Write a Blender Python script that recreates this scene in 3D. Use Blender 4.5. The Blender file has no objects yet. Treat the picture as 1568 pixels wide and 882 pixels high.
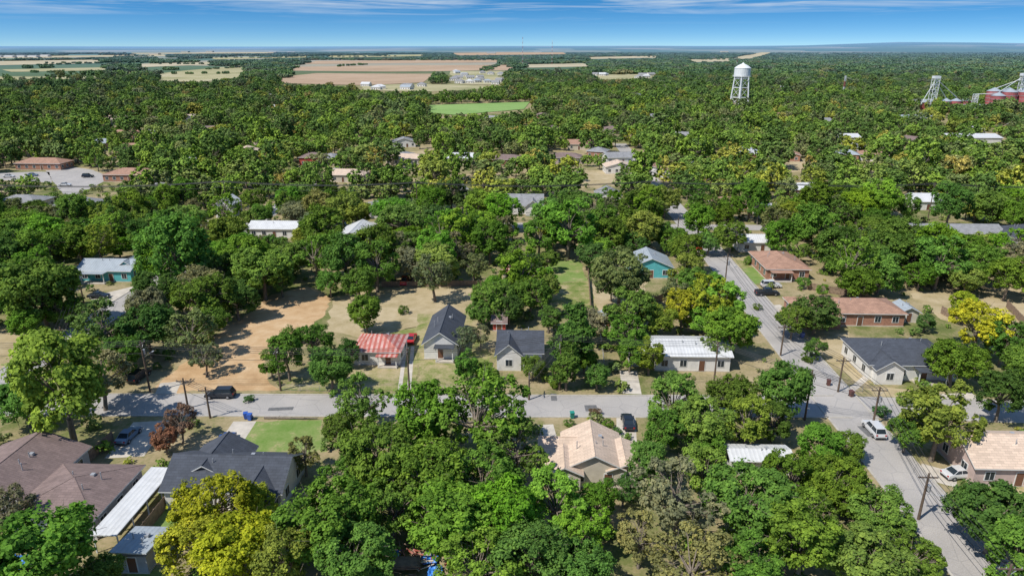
import bpy, math, random
import numpy as np
from mathutils import Vector
random.seed(7); rng=np.random.default_rng(7)
scn=bpy.context.scene
# ---------------------------------------------------------------- survey frame
CH=56.0; P=math.radians(19.54); F=1045.0
sP,cP=math.sin(P),math.cos(P)
def G(u,v,z=0.0):
    du,dv=u-784,v-441
    dy=-dv*sP+F*cP; dz=-dv*cP-F*sP
    t=(z-CH)/dz
    return (du*t,dy*t)
def depth(y,z=0): return y*cP+(CH-z)*sP
GR=-0.034   # street grid angle
def rotv(x,y,a): return (x*math.cos(a)-y*math.sin(a), x*math.sin(a)+y*math.cos(a))
# ---------------------------------------------------------------- materials
def newmat(name):
    m=bpy.data.materials.new(name); m.use_nodes=True
    nt=m.node_tree; b=nt.nodes['Principled BSDF']; return m,nt,b
def nz(nt,scale,detail=5,coord='pos',rough=0.6,vec=None):
    n=nt.nodes.new('ShaderNodeTexNoise'); n.inputs['Scale'].default_value=scale
    n.inputs['Detail'].default_value=detail; n.inputs['Roughness'].default_value=rough
    if vec is None:
        if coord=='pos': g=nt.nodes.new('ShaderNodeNewGeometry'); vec=g.outputs['Position']
        else: g=nt.nodes.new('ShaderNodeTexCoord'); vec=g.outputs['Object']
    nt.links.new(vec,n.inputs['Vector']); return n.outputs['Fac']
def ramp(nt,fac,stops,interp='LINEAR'):
    r=nt.nodes.new('ShaderNodeValToRGB'); r.color_ramp.interpolation=interp
    e=r.color_ramp.elements
    while len(e)<len(stops): e.new(0.5)
    for i,(p,c) in enumerate(stops):
        e[i].position=p; e[i].color=(c[0],c[1],c[2],1) if not isinstance(c,float) else (c,c,c,1)
    nt.links.new(fac,r.inputs['Fac']); return r.outputs['Color']
def mix(nt,fac,a,b,mode='MIX'):
    m=nt.nodes.new('ShaderNodeMix'); m.data_type='RGBA'; m.blend_type=mode
    for s,x in ((m.inputs[0],fac),(m.inputs[6],a),(m.inputs[7],b)):
        if isinstance(x,(int,float)): s.default_value=x
        elif isinstance(x,tuple): s.default_value=(x[0],x[1],x[2],1)
        else: nt.links.new(x,s)
    return m.outputs[2]
def math_(nt,op,a,b=0.0,clamp=False):
    m=nt.nodes.new('ShaderNodeMath'); m.operation=op; m.use_clamp=clamp
    for s,x in ((m.inputs[0],a),(m.inputs[1],b)):
        if isinstance(x,(int,float)): s.default_value=x
        else: nt.links.new(x,s)
    return m.outputs[0]
def bump(nt,b,h,strength=0.4,dist=0.05):
    n=nt.nodes.new('ShaderNodeBump'); n.inputs['Strength'].default_value=strength; n.inputs['Distance'].default_value=dist
    nt.links.new(h,n.inputs['Height']); nt.links.new(n.outputs['Normal'],b.inputs['Normal'])
def mul(c,k): return tuple(min(1,x*k) for x in c)
def plain(name,col,rough=0.7,var=0.25,scale=1.0,metal=0.0,coord='obj'):
    m,nt,b=newmat(name)
    f=nz(nt,scale,6,coord)
    c=ramp(nt,f,[(0.3,mul(col,1-var)),(0.7,mul(col,1+var))])
    nt.links.new(c,b.inputs['Base Color']); b.inputs['Roughness'].default_value=rough; b.inputs['Metallic'].default_value=metal
    return m
def earth(name,stops,sc=(0.03,0.35,3.0),rough=0.95):
    m,nt,b=newmat(name)
    a=nz(nt,sc[0],4); c=nz(nt,sc[1],6); d=nz(nt,sc[2],5)
    s=math_(nt,'ADD',math_(nt,'MULTIPLY',a,0.45),math_(nt,'ADD',math_(nt,'MULTIPLY',c,0.35),math_(nt,'MULTIPLY',d,0.2)))
    col=ramp(nt,s,stops); nt.links.new(col,b.inputs['Base Color']); b.inputs['Roughness'].default_value=rough
    b.inputs['Specular IOR Level'].default_value=0.1
    return m,nt,b,col
def shingle(name,col,v=0.2):
    m,nt,b=newmat(name)
    tc=nt.nodes.new('ShaderNodeTexCoord')
    br=nt.nodes.new('ShaderNodeTexBrick'); br.inputs['Scale'].default_value=1.0
    br.inputs['Brick Width'].default_value=0.9; br.inputs['Row Height'].default_value=0.35; br.inputs['Mortar Size'].default_value=0.02
    br.inputs['Color1'].default_value=(*mul(col,0.88),1); br.inputs['Color2'].default_value=(*mul(col,1.12),1); br.inputs['Mortar'].default_value=(*mul(col,0.65),1)
    nt.links.new(tc.outputs['Object'],br.inputs['Vector'])
    f=nz(nt,0.7,7,'obj',0.7); st=ramp(nt,f,[(0.3,1-v),(0.7,1+v*.8)])
    c=mix(nt,1.0,br.outputs['Color'],st,'MULTIPLY'); nt.links.new(c,b.inputs['Base Color']); b.inputs['Roughness'].default_value=0.9
    return m
def metalroof(name,col,col2=None,period=0.6,axis='X',rough=0.45):
    m,nt,b=newmat(name)
    tc=nt.nodes.new('ShaderNodeTexCoord')
    w=nt.nodes.new('ShaderNodeTexWave'); w.bands_direction=axis; w.inputs['Scale'].default_value=0.314/period
    w.inputs['Distortion'].default_value=0.0
    nt.links.new(tc.outputs['Object'],w.inputs['Vector'])
    f=nz(nt,0.6,7,'obj',0.7)
    if col2 is None: col2=mul(col,0.8)
    if name.startswith('rust'):
        base=mix(nt,ramp(nt,w.outputs['Fac'],[(0.35,0.0),(0.65,1.0)]),col,col2)
        base=mix(nt,ramp(nt,f,[(0.42,0.0),(0.6,0.85)]),base,(0.42,0.14,0.10))
    else:
        base=mix(nt,ramp(nt,w.outputs['Fac'],[(0.75,0.0),(0.95,0.6)]),col,col2)
        base=mix(nt,ramp(nt,f,[(0.42,0.0),(0.75,0.6)]),base,mul(col2,0.75))
    nt.links.new(base,b.inputs['Base Color']); b.inputs['Roughness'].default_value=rough
    bump(nt,b,w.outputs['Fac'],0.5,0.04)
    return m
M={}
M['blk']=shingle('dark_shingle',(0.06,0.068,0.085))
M['brn']=shingle('brown_shingle',(0.21,0.15,0.135))
M['ter']=shingle('terracotta_shingle',(0.36,0.21,0.145))
M['tan']=shingle('tan_shingle',(0.60,0.46,0.35),.1)
M['gry']=shingle('grey_shingle',(0.26,0.26,0.265))
M['wht']=metalroof('white_metal_roof',(0.64,0.64,0.63))
M['slv']=metalroof('grey_metal_roof',(0.36,0.40,0.43))
M['rst']=metalroof('rust_red_metal_roof',(0.60,0.38,0.33),(0.46,0.11,0.08),.9)
M['w_white']=plain('white_siding',(0.68,0.66,0.62),0.7,0.1)
M['w_cream']=plain('cream_siding',(0.55,0.49,0.39),0.8,0.12)
M['w_teal']=plain('teal_siding',(0.10,0.42,0.44),0.7,0.12)
M['w_brick']=plain('brick_wall',(0.36,0.18,0.12),0.85,0.25,3)
M['w_grey']=plain('grey_siding',(0.38,0.38,0.38),0.8,0.12)
M['w_pink']=plain('pinkish_stucco',(0.50,0.38,0.34),0.85,0.12)
M['w_red']=plain('red_siding',(0.40,0.07,0.05),0.8,0.2)
M['trim']=plain('white_trim',(0.66,0.66,0.64),0.6,0.06)
M['door']=plain('door_paint',(0.15,0.07,0.04),0.6,0.15)
M['wood']=plain('weathered_wood',(0.24,0.17,0.12),0.9,0.35,2)
M['pole']=plain('pole_wood',(0.12,0.085,0.06),0.9,0.3,2)
M['steel']=plain('galvanised_steel',(0.45,0.46,0.47),0.5,0.15,2,0.4)
M['wire']=plain('wire',(0.03,0.03,0.03),0.6,0.1)
M['twhite']=plain('tower_white',(0.68,0.70,0.70),0.5,0.08,0.3)
M['silored']=plain('silo_red',(0.36,0.10,0.10),0.7,0.35,0.3)
M['concrete']=plain('concrete',(0.50,0.45,0.38),0.9,0.2,0.6,coord='pos')
M['kerb']=plain('kerb_concrete',(0.42,0.39,0.34),0.9,0.2,1.0,coord='pos')
M['tyre']=plain('tyre',(0.02,0.02,0.02),0.9,0.1)
M['hub']=plain('hub',(0.4,0.4,0.42),0.4,0.1,1,0.6)
M['lamp']=plain('headlamp',(0.8,0.8,0.8),0.2,0.05)
M['tail']=plain('taillamp',(0.4,0.02,0.02),0.3,0.05)
M['tarp']=plain('blue_tarp',(0.05,0.22,0.60),0.5,0.3,3)
M['bark']=plain('bark',(0.19,0.155,0.12),0.95,0.35,3)
m,nt,b=newmat('window_glass'); b.inputs['Base Color'].default_value=(0.025,0.035,0.045,1); b.inputs['Roughness'].default_value=0.08; M['glass']=m
def paint(name,c):
    m,nt,b=newmat(name); b.inputs['Base Color'].default_value=(*c,1); b.inputs['Roughness'].default_value=0.3; b.inputs['Metallic'].default_value=0.2
    b.inputs['Coat Weight'].default_value=0.6; return m
M['p_black']=paint('car_paint_black',(0.02,0.025,0.035)); M['p_blue']=paint('car_paint_blue',(0.03,0.09,0.28))
M['p_red']=paint('car_paint_red',(0.55,0.02,0.02)); M['p_white']=paint('car_paint_white',(0.7,0.7,0.7)); M['p_steel']=paint('car_paint_steel_blue',(0.16,0.24,0.34))
# asphalt
m,nt,b=newmat('worn_asphalt')
f=nz(nt,0.12,6); f2=nz(nt,6,4)
c=ramp(nt,f,[(0.3,(0.30,0.275,0.25)),(0.55,(0.385,0.35,0.315)),(0.75,(0.46,0.415,0.365))])
vor=nt.nodes.new('ShaderNodeTexVoronoi'); vor.feature='DISTANCE_TO_EDGE'; vor.inputs['Scale'].default_value=0.25
g=nt.nodes.new('ShaderNodeNewGeometry'); nt.links.new(g.outputs['Position'],vor.inputs['Vector'])
c=mix(nt,ramp(nt,vor.outputs['Distance'],[(0.0,0.5),(0.02,0.0)]),c,(0.16,0.15,0.15))
c=mix(nt,0.25,c,ramp(nt,f2,[(0.3,0.2),(0.7,0.55)]))
nt.links.new(c,b.inputs['Base Color']); b.inputs['Roughness'].default_value=0.9; M['asphalt']=m
# earth types
M['dirt'],_,_,_=earth('bare_dirt',[(0.35,(0.36,0.22,0.11)),(0.5,(0.48,0.32,0.175)),(0.62,(0.56,0.41,0.25))],(0.05,0.4,3))
M['dry'],_,_,_=earth('dry_grass',[(0.34,(0.22,0.20,0.09)),(0.44,(0.35,0.28,0.155)),(0.62,(0.49,0.40,0.26))],(0.08,0.4,3))
M['lawn'],_,_,_=earth('lawn_grass',[(0.38,(0.11,0.17,0.035)),(0.46,(0.20,0.22,0.07)),(0.53,(0.34,0.29,0.15)),(0.62,(0.43,0.35,0.22))],(0.1,0.5,3))
M['lawn2'],_,_,_=earth('bright_lawn',[(0.38,(0.13,0.22,0.045)),(0.5,(0.20,0.26,0.08)),(0.57,(0.34,0.30,0.15))],(0.1,0.5,3))
M['f_brown'],_,_,_=earth('ploughed_field',[(0.35,(0.33,0.23,0.15)),(0.6,(0.45,0.33,0.23))],(0.004,0.02,0.2))
M['f_tan'],_,_,_=earth('stubble_field',[(0.35,(0.34,0.30,0.19)),(0.6,(0.48,0.42,0.30))],(0.004,0.02,0.2))
M['f_green'],_,_,_=earth('pasture_field',[(0.38,(0.24,0.24,0.12)),(0.5,(0.37,0.34,0.19)),(0.6,(0.44,0.39,0.26))],(0.006,0.03,0.2))
M['f_sport'],_,_,_=earth('sports_turf',[(0.35,(0.17,0.29,0.08)),(0.6,(0.24,0.36,0.12))],(0.01,0.05,0.4))
# ground
m,nt,b,near=earth('ground_soil',[(0.36,(0.09,0.12,0.035)),(0.44,(0.15,0.165,0.055)),(0.52,(0.30,0.245,0.135)),(0.64,(0.44,0.35,0.22))],(0.03,0.2,2))
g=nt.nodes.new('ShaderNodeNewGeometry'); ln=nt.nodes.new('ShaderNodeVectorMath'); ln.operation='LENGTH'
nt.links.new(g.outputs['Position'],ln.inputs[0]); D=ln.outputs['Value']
vm=nt.nodes.new('ShaderNodeMapping'); vm.inputs['Scale'].default_value=(0.0012,0.0008,0); nt.links.new(g.outputs['Position'],vm.inputs['Vector'])
vo=nt.nodes.new('ShaderNodeTexVoronoi'); vo.inputs['Scale'].default_value=1.0; nt.links.new(vm.outputs[0],vo.inputs['Vector'])
sx=nt.nodes.new('ShaderNodeSeparateColor'); nt.links.new(vo.outputs['Color'],sx.inputs[0])
parcel=ramp(nt,sx.outputs[0],[(0.0,(0.07,0.12,0.06)),(0.48,(0.09,0.14,0.065)),(0.62,(0.36,0.32,0.21)),(0.76,(0.16,0.21,0.11)),(0.86,(0.50,0.40,0.30))],'CONSTANT')
wood=ramp(nt,nz(nt,0.006,6,rough=0.75),[(0.40,(0.055,0.10,0.045)),(0.62,(0.12,0.17,0.075))])
farc=mix(nt,0.42,parcel,wood)
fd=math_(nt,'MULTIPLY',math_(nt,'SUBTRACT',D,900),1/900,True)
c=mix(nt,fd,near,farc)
haze_tint=math_(nt,'POWER',math_(nt,'MULTIPLY',math_(nt,'SUBTRACT',D,1500),1/16000,True),0.7)
c=mix(nt,math_(nt,'MULTIPLY',haze_tint,0.88),c,(0.15,0.29,0.46))  # aerial haze painted into the ground colour, bluer with distance
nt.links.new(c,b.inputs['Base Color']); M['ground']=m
# foliage
def leafmat(name,forest=False):
    m=bpy.data.materials.new(name); m.use_nodes=True; nt=m.node_tree; nt.nodes.clear()
    out=nt.nodes.new('ShaderNodeOutputMaterial')
    at=nt.nodes.new('ShaderNodeAttribute'); at.attribute_name='lc'
    oi=nt.nodes.new('ShaderNodeObjectInfo')
    if forest:
        base=ramp(nt,oi.outputs['Random'],[(0.0,(0.10,0.17,0.045)),(0.2,(0.135,0.225,0.05)),(0.42,(0.175,0.285,0.048)),(0.64,(0.225,0.34,0.05)),(0.76,(0.22,0.245,0.095)),(0.88,(0.145,0.22,0.065)),(0.95,(0.33,0.38,0.055)),(1.0,(0.38,0.31,0.09))])
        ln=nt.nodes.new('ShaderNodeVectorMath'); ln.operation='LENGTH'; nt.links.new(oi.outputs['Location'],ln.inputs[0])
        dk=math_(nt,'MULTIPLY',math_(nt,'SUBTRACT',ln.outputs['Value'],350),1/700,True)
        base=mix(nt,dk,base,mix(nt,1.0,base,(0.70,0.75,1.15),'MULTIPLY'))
    else:
        base=oi.outputs['Color']
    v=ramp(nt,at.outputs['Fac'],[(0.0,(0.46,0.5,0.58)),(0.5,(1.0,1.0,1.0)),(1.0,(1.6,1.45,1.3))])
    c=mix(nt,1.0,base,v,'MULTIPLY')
    if forest:
        haze_tint=math_(nt,'MULTIPLY',math_(nt,'SUBTRACT',ln.outputs['Value'],900),1/6500,True)
        c=mix(nt,haze_tint,c,(0.19,0.31,0.42))  # distant trees get haze as a blue-grey tint in the leaf colour
    d=nt.nodes.new('ShaderNodeBsdfDiffuse'); nt.links.new(c,d.inputs[0])
    if forest:
        nt.links.new(d.outputs[0],out.inputs[0]); return m
    t=nt.nodes.new('ShaderNodeBsdfTranslucent')
    nt.links.new(mix(nt,1.0,c,(1.3,1.35,0.8),'MULTIPLY'),t.inputs[0])
    ms=nt.nodes.new('ShaderNodeMixShader'); ms.inputs[0].default_value=0.26
    nt.links.new(d.outputs[0],ms.inputs[1]); nt.links.new(t.outputs[0],ms.inputs[2])
    nt.links.new(ms.outputs[0],out.inputs[0]); return m
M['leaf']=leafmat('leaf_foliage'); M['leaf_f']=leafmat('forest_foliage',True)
# ---------------------------------------------------------------- mesh builder
class MB:
    def __init__(s): s.v=[];s.f=[];s.m=[]
    def add(s,vs,fs,mi=0):
        o=len(s.v); s.v+= [tuple(p) for p in vs]
        for f in fs: s.f.append(tuple(i+o for i in f)); s.m.append(mi)
    def box(s,cx,cy,cz,sx,sy,sz,mi=0,rz=0.0):
        vs=[]
        for dz in(-.5,.5):
            for dx,dy in((-.5,-.5),(.5,-.5),(.5,.5),(-.5,.5)):
                x,y=rotv(dx*sx,dy*sy,rz); vs.append((cx+x,cy+y,cz+dz*sz))
        s.add(vs,[(3,2,1,0),(4,5,6,7),(0,1,5,4),(1,2,6,5),(2,3,7,6),(3,0,4,7)],mi)
    def cyl(s,x,y,z0,z1,r0,r1,n=12,mi=0):
        s.beam((x,y,z0),(x,y,z1),r0,n,mi,r1)
    def beam(s,p,q,r,n=6,mi=0,r1=None):
        p=Vector(p);q=Vector(q); r1=r if r1 is None else r1
        d=(q-p).normalized(); a=d.orthogonal().normalized(); b=d.cross(a)
        vs=[]
        for c,rr in((p,r),(q,r1)):
            for i in range(n):
                t=2*math.pi*i/n; vs.append(c+a*math.cos(t)*rr+b*math.sin(t)*rr)
        fs=[(i,(i+1)%n,n+(i+1)%n,n+i) for i in range(n)]+[tuple(range(n-1,-1,-1)),tuple(range(n,2*n))]
        s.add(vs,fs,mi)
    def obj(s,name,mats,loc=(0,0,0),rz=0.0,parent=None,smooth=False):
        me=bpy.data.meshes.new(name); me.from_pydata(s.v,[],s.f)
        for k in mats: me.materials.append(M[k] if isinstance(k,str) else k)
        me.polygons.foreach_set('material_index',s.m)
        if smooth: me.polygons.foreach_set('use_smooth',[True]*len(s.f))
        me.update(); o=bpy.data.objects.new(name,me); scn.collection.objects.link(o)
        o.location=loc; o.rotation_euler=(0,0,rz)
        if parent: o.parent=parent
        return o
def empty(name,loc,rz):
    o=bpy.data.objects.new(name,None); scn.collection.objects.link(o); o.location=loc; o.rotation_euler=(0,0,rz); return o
# ---------------------------------------------------------------- ground
ax=[0,25,50,75,100,130,160,200,250,300,400,500,700,900,1200,1600,2100,2800,3600,4600,6000,8000,10000,12500,15000,18000,22000,27000,33000,40000]
xs=sorted(set([-a for a in ax]+ax)); ys=[-600,-200,-50]+ax
def hill(x,y):
    d=math.hypot(x,y)
    if d<7000: return 0
    k=min(1,(d-7000)/8000)
    a=max(-3,min(3,x/max(1,y)))
    side=1/(1+math.exp(-(a-0.22)*9))
    return k*(side*95*(0.8+0.25*math.sin(a*14)+0.12*math.sin(a*37+1))+ 26*(0.5+0.5*math.sin(a*9+2)) )-(10 if d>20000 else 0)
b=MB()
for y in ys:
    for x in xs: b.v.append((x,y,hill(x,y)))
n=len(xs)
for j in range(len(ys)-1):
    for i in range(n-1): b.f.append((j*n+i,j*n+i+1,(j+1)*n+i+1,(j+1)*n+i)); b.m.append(0)
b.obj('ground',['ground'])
def jitter_poly(pts,amp,step):
    out=[]
    for i in range(len(pts)):
        p=pts[i];q=pts[(i+1)%len(pts)]; L=math.hypot(q[0]-p[0],q[1]-p[1]); k=max(1,int(L/step))
        for j in range(k):
            t=j/k; out.append((p[0]+(q[0]-p[0])*t+random.uniform(-amp,amp),p[1]+(q[1]-p[1])*t+random.uniform(-amp,amp)))
    return out
clear=[]    # open ground kept in view (no scattered trees on it or hiding it)
clear0=[]   # ground with no trees standing on it (canopies may hide it)
def patch(name,px,mat,z=0.004,amp=0.5,step=2.0,clr=True):
    pts=[G(*p) for p in px]
    (clear if clr else clear0).append(pts)
    o=MB(); jp=jitter_poly(pts,amp,step) if amp>0 else pts
    ar=sum(jp[i][0]*jp[(i+1)%len(jp)][1]-jp[(i+1)%len(jp)][0]*jp[i][1] for i in range(len(jp)))
    if ar<0: jp=jp[::-1]
    o.add([(p[0],p[1],z) for p in jp],[tuple(range(len(jp)))]); return o.obj(name,[mat])
patch('dirt_lot',[(475,438),(512,456),(478,502),(432,512),(400,560),(425,597),(232,602),(262,575),(335,512),(420,450)],'dirt',0.006,0.8)
patch('yard',[(510,455),(590,440),(735,440),(735,475),(640,500),(560,520),(500,505)],'dry')
patch('yard',[(560,520),(640,500),(640,595),(520,600),(430,596),(480,560)],'lawn',0.004)
patch('yard',[(640,480),(740,480),(760,598),(640,598)],'lawn',0.008)
patch('lawn',[(838,402),(890,398),(900,430),(842,434)],'lawn2',0.010)
patch('yard',[(842,434),(902,430),(915,480),(845,470)],'lawn',0.008)
patch('yard',[(905,436),(990,430),(985,470),(915,480)],'dry',0.004,clr=False)
patch('lawn',[(385,645),(490,641),(500,690),(440,700),(370,690)],'lawn2',0.006)
patch('lawn',[(245,750),(290,740),(260,880),(180,900),(235,800)],'lawn2',0.006)
patch('lawn',[(1113,412),(1165,410),(1175,432),(1125,440)],'lawn2',0.006)
patch('yard',[(1110,395),(1150,385),(1165,410),(1113,412)],'lawn',0.008)
patch('yard',[(1390,448),(1568,440),(1680,520),(1560,520),(1440,490)],'dry',0.004)
patch('yard',[(1225,520),(1300,510),(1330,590),(1450,600),(1460,625),(1340,605),(1280,560)],'dry',0.006)
patch('yard',[(870,262),(955,260),(960,284),(890,288)],'dry',0.006)
patch('yard',[(600,236),(650,230),(655,252),(610,256)],'dry',0.006)
patch('yard',[(1195,250),(1235,247),(1240,262),(1205,265)],'dry',0.006)
patch('yard',[(0,505),(70,515),(0,570),(-60,600)],'dry',0.006)
patch('parking_lot',[(70,262),(110,256),(140,260),(172,272),(120,298),(98,298),(84,282)],'asphalt',0.012,0.3)
patch('street',[(-80,282),(-80,268),(60,263),(75,264),(80,280),(0,276)],'asphalt',0.012,0.3)
patch('lawn',[(1500,700),(1568,720),(1568,760),(1480,740)],'lawn',0.006)
for nm,poly,mt in [('ploughed_field',[(420,122),(480,113),(665,114),(650,127),(560,132),(430,128)],'f_brown'),
 ('ploughed_field',[(455,103),(600,101),(780,100),(790,108),(600,110.5),(440,109)],'f_brown'),
 ('stubble_field',[(480,94),(760,92),(770,96),(470,98.5)],'f_brown'),
 ('pasture_field',[(240,114),(330,104),(378,101),(380,117),(300,127),(240,124)],'f_green'),
 ('stubble_field',[(-60,95),(150,92),(160,97),(-60,102)],'f_tan'),
 ('pasture_field',[(-60,118),(150,118.5),(160,122.5),(-60,124)],'f_green'),
 ('pasture_field',[(0,107),(150,104),(180,107.5),(20,111)],'f_green'),
 ('stubble_field',[(205,99),(330,95),(320,99.5),(215,103.5)],'f_tan'),
 ('sports_field',[(660,161),(816,157),(822,168),(700,177),(652,173)],'f_sport'),
 ('pasture_field',[(545,131),(690,130),(750,133),(755,138),(640,141),(555,139)],'f_green'),
 ('pasture_field',[(690,109.5),(770,109),(772,131),(700,129)],'f_green'),
 ('pasture_field',[(900,116),(1000,114),(1005,121),(905,123)],'f_green'),
 ('stubble_field',[(800,99.5),(895,97.5),(905,102.5),(800,104.5)],'f_tan'),
 ('stubble_field',[(0,87),(250,84),(260,86.2),(0,90)],'f_tan'),
 ('stubble_field',[(690,81.5),(860,80),(870,83.5),(700,85.5)],'f_brown'),
 ('stubble_field',[(1050,92),(1120,90),(1125,94.5),(1060,96)],'f_tan'),
 ('stubble_field',[(900,88),(1010,86),(1010,89),(900,91)],'f_tan'),
 ('pasture_field',[(320,89),(470,86),(470,88.5),(330,91.5)],'f_green'),
 ('pasture_field',[(500,86),(650,84),(650,86.5),(510,89)],'f_green'),
 ('stubble_field',[(200,81.5),(420,80.5),(420,82),(210,83.2)],'f_tan'),
 ('highway_cutting',[(1118,89),(1150,84),(1170,80),(1185,80),(1168,86),(1140,91)],'f_tan')]:
    patch(nm,poly,mt,0.35,12,90)
# ---------------------------------------------------------------- roads
def strip(name,pts,width,mat,z,kerb=False,gaps=[],clr=True):
    o=MB(); k=MB(); L=[];R=[]
    P_=[]
    for i in range(len(pts)-1):
        p,q=pts[i],pts[i+1]; d=math.hypot(q[0]-p[0],q[1]-p[1]); nn=max(1,int(d/15))
        for j in range(nn): P_.append((p[0]+(q[0]-p[0])*j/nn,p[1]+(q[1]-p[1])*j/nn))
    P_.append(pts[-1])
    for i,p in enumerate(P_):
        a=P_[max(0,i-1)];c=P_[min(len(P_)-1,i+1)]; dx,dy=c[0]-a[0],c[1]-a[1]; l=math.hypot(dx,dy); nx,ny=-dy/l,dx/l
        L.append((p[0]+nx*width/2,p[1]+ny*width/2)); R.append((p[0]-nx*width/2,p[1]-ny*width/2))
    vs=[(*x,z) for x in L]+[(*x,z) for x in R]; n=len(L)
    o.add(vs,[(i,n+i,n+i+1,i+1) for i in range(n-1)]); ob=o.obj(name,[mat])
    (clear if clr else clear0).append(L+R[::-1])
    if kerb:
        for S in (L,R):
            for i in range(n-1):
                mx,my=(S[i][0]+S[i+1][0])/2,(S[i][1]+S[i+1][1])/2
                if any(abs(mx-g[0])<g[2] and abs(my-g[1])<g[3] for g in gaps): continue
                d=math.hypot(S[i+1][0]-S[i][0],S[i+1][1]-S[i][1]); a=math.atan2(S[i+1][1]-S[i][1],S[i+1][0]-S[i][0])
                k.box(mx,my,0.06,d,0.28,0.14,0,a)
        k.obj('kerb',['kerb'])
    return ob
A0=G(950,622); dirx=(math.cos(GR),math.sin(GR)); diry=(-math.sin(GR),math.cos(GR))
C0=G(1292,625)
def along(p,t,s=0): return (p[0]+diry[0]*t+dirx[0]*s, p[1]+diry[1]*t+dirx[1]*s)
yA=A0[1]
A_l=G(-400,618); A_r=G(1900,640)
B0=G(52,552)
D0=G(1030,348)
inter=[(C0[0],yA,8,7),(B0[0]-2,yA,8,7),(D0[0]-1,D0[1],9,8)]
strip('street',[A_l,A0,G(1290,622),A_r],7.2,'asphalt',0.020,True,inter)
strip('street',[along(C0,-70),C0,along(C0,60),along(C0,134)],7.6,'asphalt',0.024,True,inter)
strip('street',[along(C0,134),along(C0,320)],7.6,'asphalt',0.024,False,[],False)
strip('street',[along(B0,-70),B0,along(B0,45)],6.8,'asphalt',0.028,True,inter)
strip('street',[along(B0,45),along(B0,320)],6.8,'asphalt',0.028,False,[],False)
strip('street',[(D0[0]-330,D0[1]+10),(D0[0]-12,D0[1]+1)],7.0,'asphalt',0.032,False,[],False)
strip('street',[(D0[0]-12,D0[1]+1),(D0[0]+60,D0[1]-2),],7.0,'asphalt',0.032,False)
strip('street',[(D0[0]+60,D0[1]-2),(D0[0]+260,D0[1]-8)],7.0,'asphalt',0.032,False,[],False)
for (p,q,w,mt) in [((621,530),(612,598),0.7,'concrete'),((632,530),(626,598),0.7,'concrete'),((962,568),(968,603),3.2,'concrete'),
    ((1176,466),(1120,462),6,'concrete'),((1200,470),(1150,475),3,'concrete'),((1000,480),(985,500),3,'concrete'),
    ((250,610),(262,585),3.5,'concrete'),((345,690),(375,645),3.6,'concrete'),((190,700),(232,645),5.5,'concrete'),((961,720),(958,625),3,'concrete'),
    ((145,462),(215,445),9,'concrete'),((835,650),(845,690),2.5,'concrete'),((1450,612),(1500,610),4,'concrete'),((1465,735),(1410,720),4,'concrete'),((1330,575),(1300,600),1.2,'concrete')]:
    strip('driveway',[G(*p),G(*q)],w,mt,0.012)
o=MB(); x,y=G(848,608); o.box(x,y,0.026,1.0,2.5,0.004,0); 
for uu,vv,w_,d_ in [(560,618,3,1.2),(905,625,2,2),(1330,660,2,3),(1200,520,1.5,3),(430,626,4,1)]:
    x,y=G(uu,vv); o.box(x,y,0.034,w_,d_,0.004,0,random.uniform(-.1,.1))
o.obj('road_patches',[plain('dark_patch',(0.13,0.13,0.13),0.9,0.3,2)])
# ---------------------------------------------------------------- houses
houses=[]
def roofmesh(rm,w,d,h,rise,kind,axis,ox=0,oy=0,ov=0.45,t=0.16):
    sw=(axis=='y')
    if sw: L,W=d,w
    else: L,W=w,d
    def tr(l,c,z):
        return (ox+(c if sw else l), oy+(l if sw else -c), z)
    z0=h+0.03; hl=L/2+ov; hw=W/2+ov; drop=rise*ov/(W/2)
    if kind=='gable':
        sec=[(-hw,z0-drop),(0,z0+rise),(hw,z0-drop),(hw,z0-drop+t),(0,z0+rise+t*1.1),(-hw,z0-drop+t)]
        vs=[tr(-hl,c,z) for c,z in sec]+[tr(hl,c,z) for c,z in sec]
        rm.add(vs,[(4,10,9,3),(10,4,5,11)],0)
        rm.add(vs,[(0,1,7,6),(1,2,8,7),(3,9,8,2),(5,0,6,11),(0,5,4,1),(1,4,3,2),(6,7,10,11),(7,8,9,10)],1)
        rm.beam(tr(-hl,0,z0+rise+t*1.1),tr(hl,0,z0+rise+t*1.1),0.07,5,0)
    elif kind=='hip':
        r=max(0.05,hl-hw) if hl>hw else 0.05
        vs=[tr(-hl,-hw,z0),tr(hl,-hw,z0),tr(hl,hw,z0),tr(-hl,hw,z0),tr(-hl,-hw,z0+t),tr(hl,-hw,z0+t),tr(hl,hw,z0+t),tr(-hl,hw,z0+t),tr(-r,0,z0+rise+t),tr(r,0,z0+rise+t)]
        rm.add(vs,[(4,5,9,8),(5,6,9),(6,7,8,9),(7,4,8)],0)
        rm.add(vs,[(0,1,5,4),(1,2,6,5),(2,3,7,6),(3,0,4,7),(3,2,1,0)],1)
        for a_,b_ in((4,8),(7,8),(5,9),(6,9),(8,9)): rm.beam(vs[a_],vs[b_],0.06,4,0)
    else:
        vs=[tr(-hl,-hw,z0),tr(hl,-hw,z0),tr(hl,hw,z0+rise),tr(-hl,hw,z0+rise)]; vs+=[(a,b_,c+t) for a,b_,c in vs]
        rm.add(vs,[(4,5,6,7)],0); rm.add(vs,[(0,1,5,4),(1,2,6,5),(2,3,7,6),(3,0,4,7),(3,2,1,0)],1)
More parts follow.
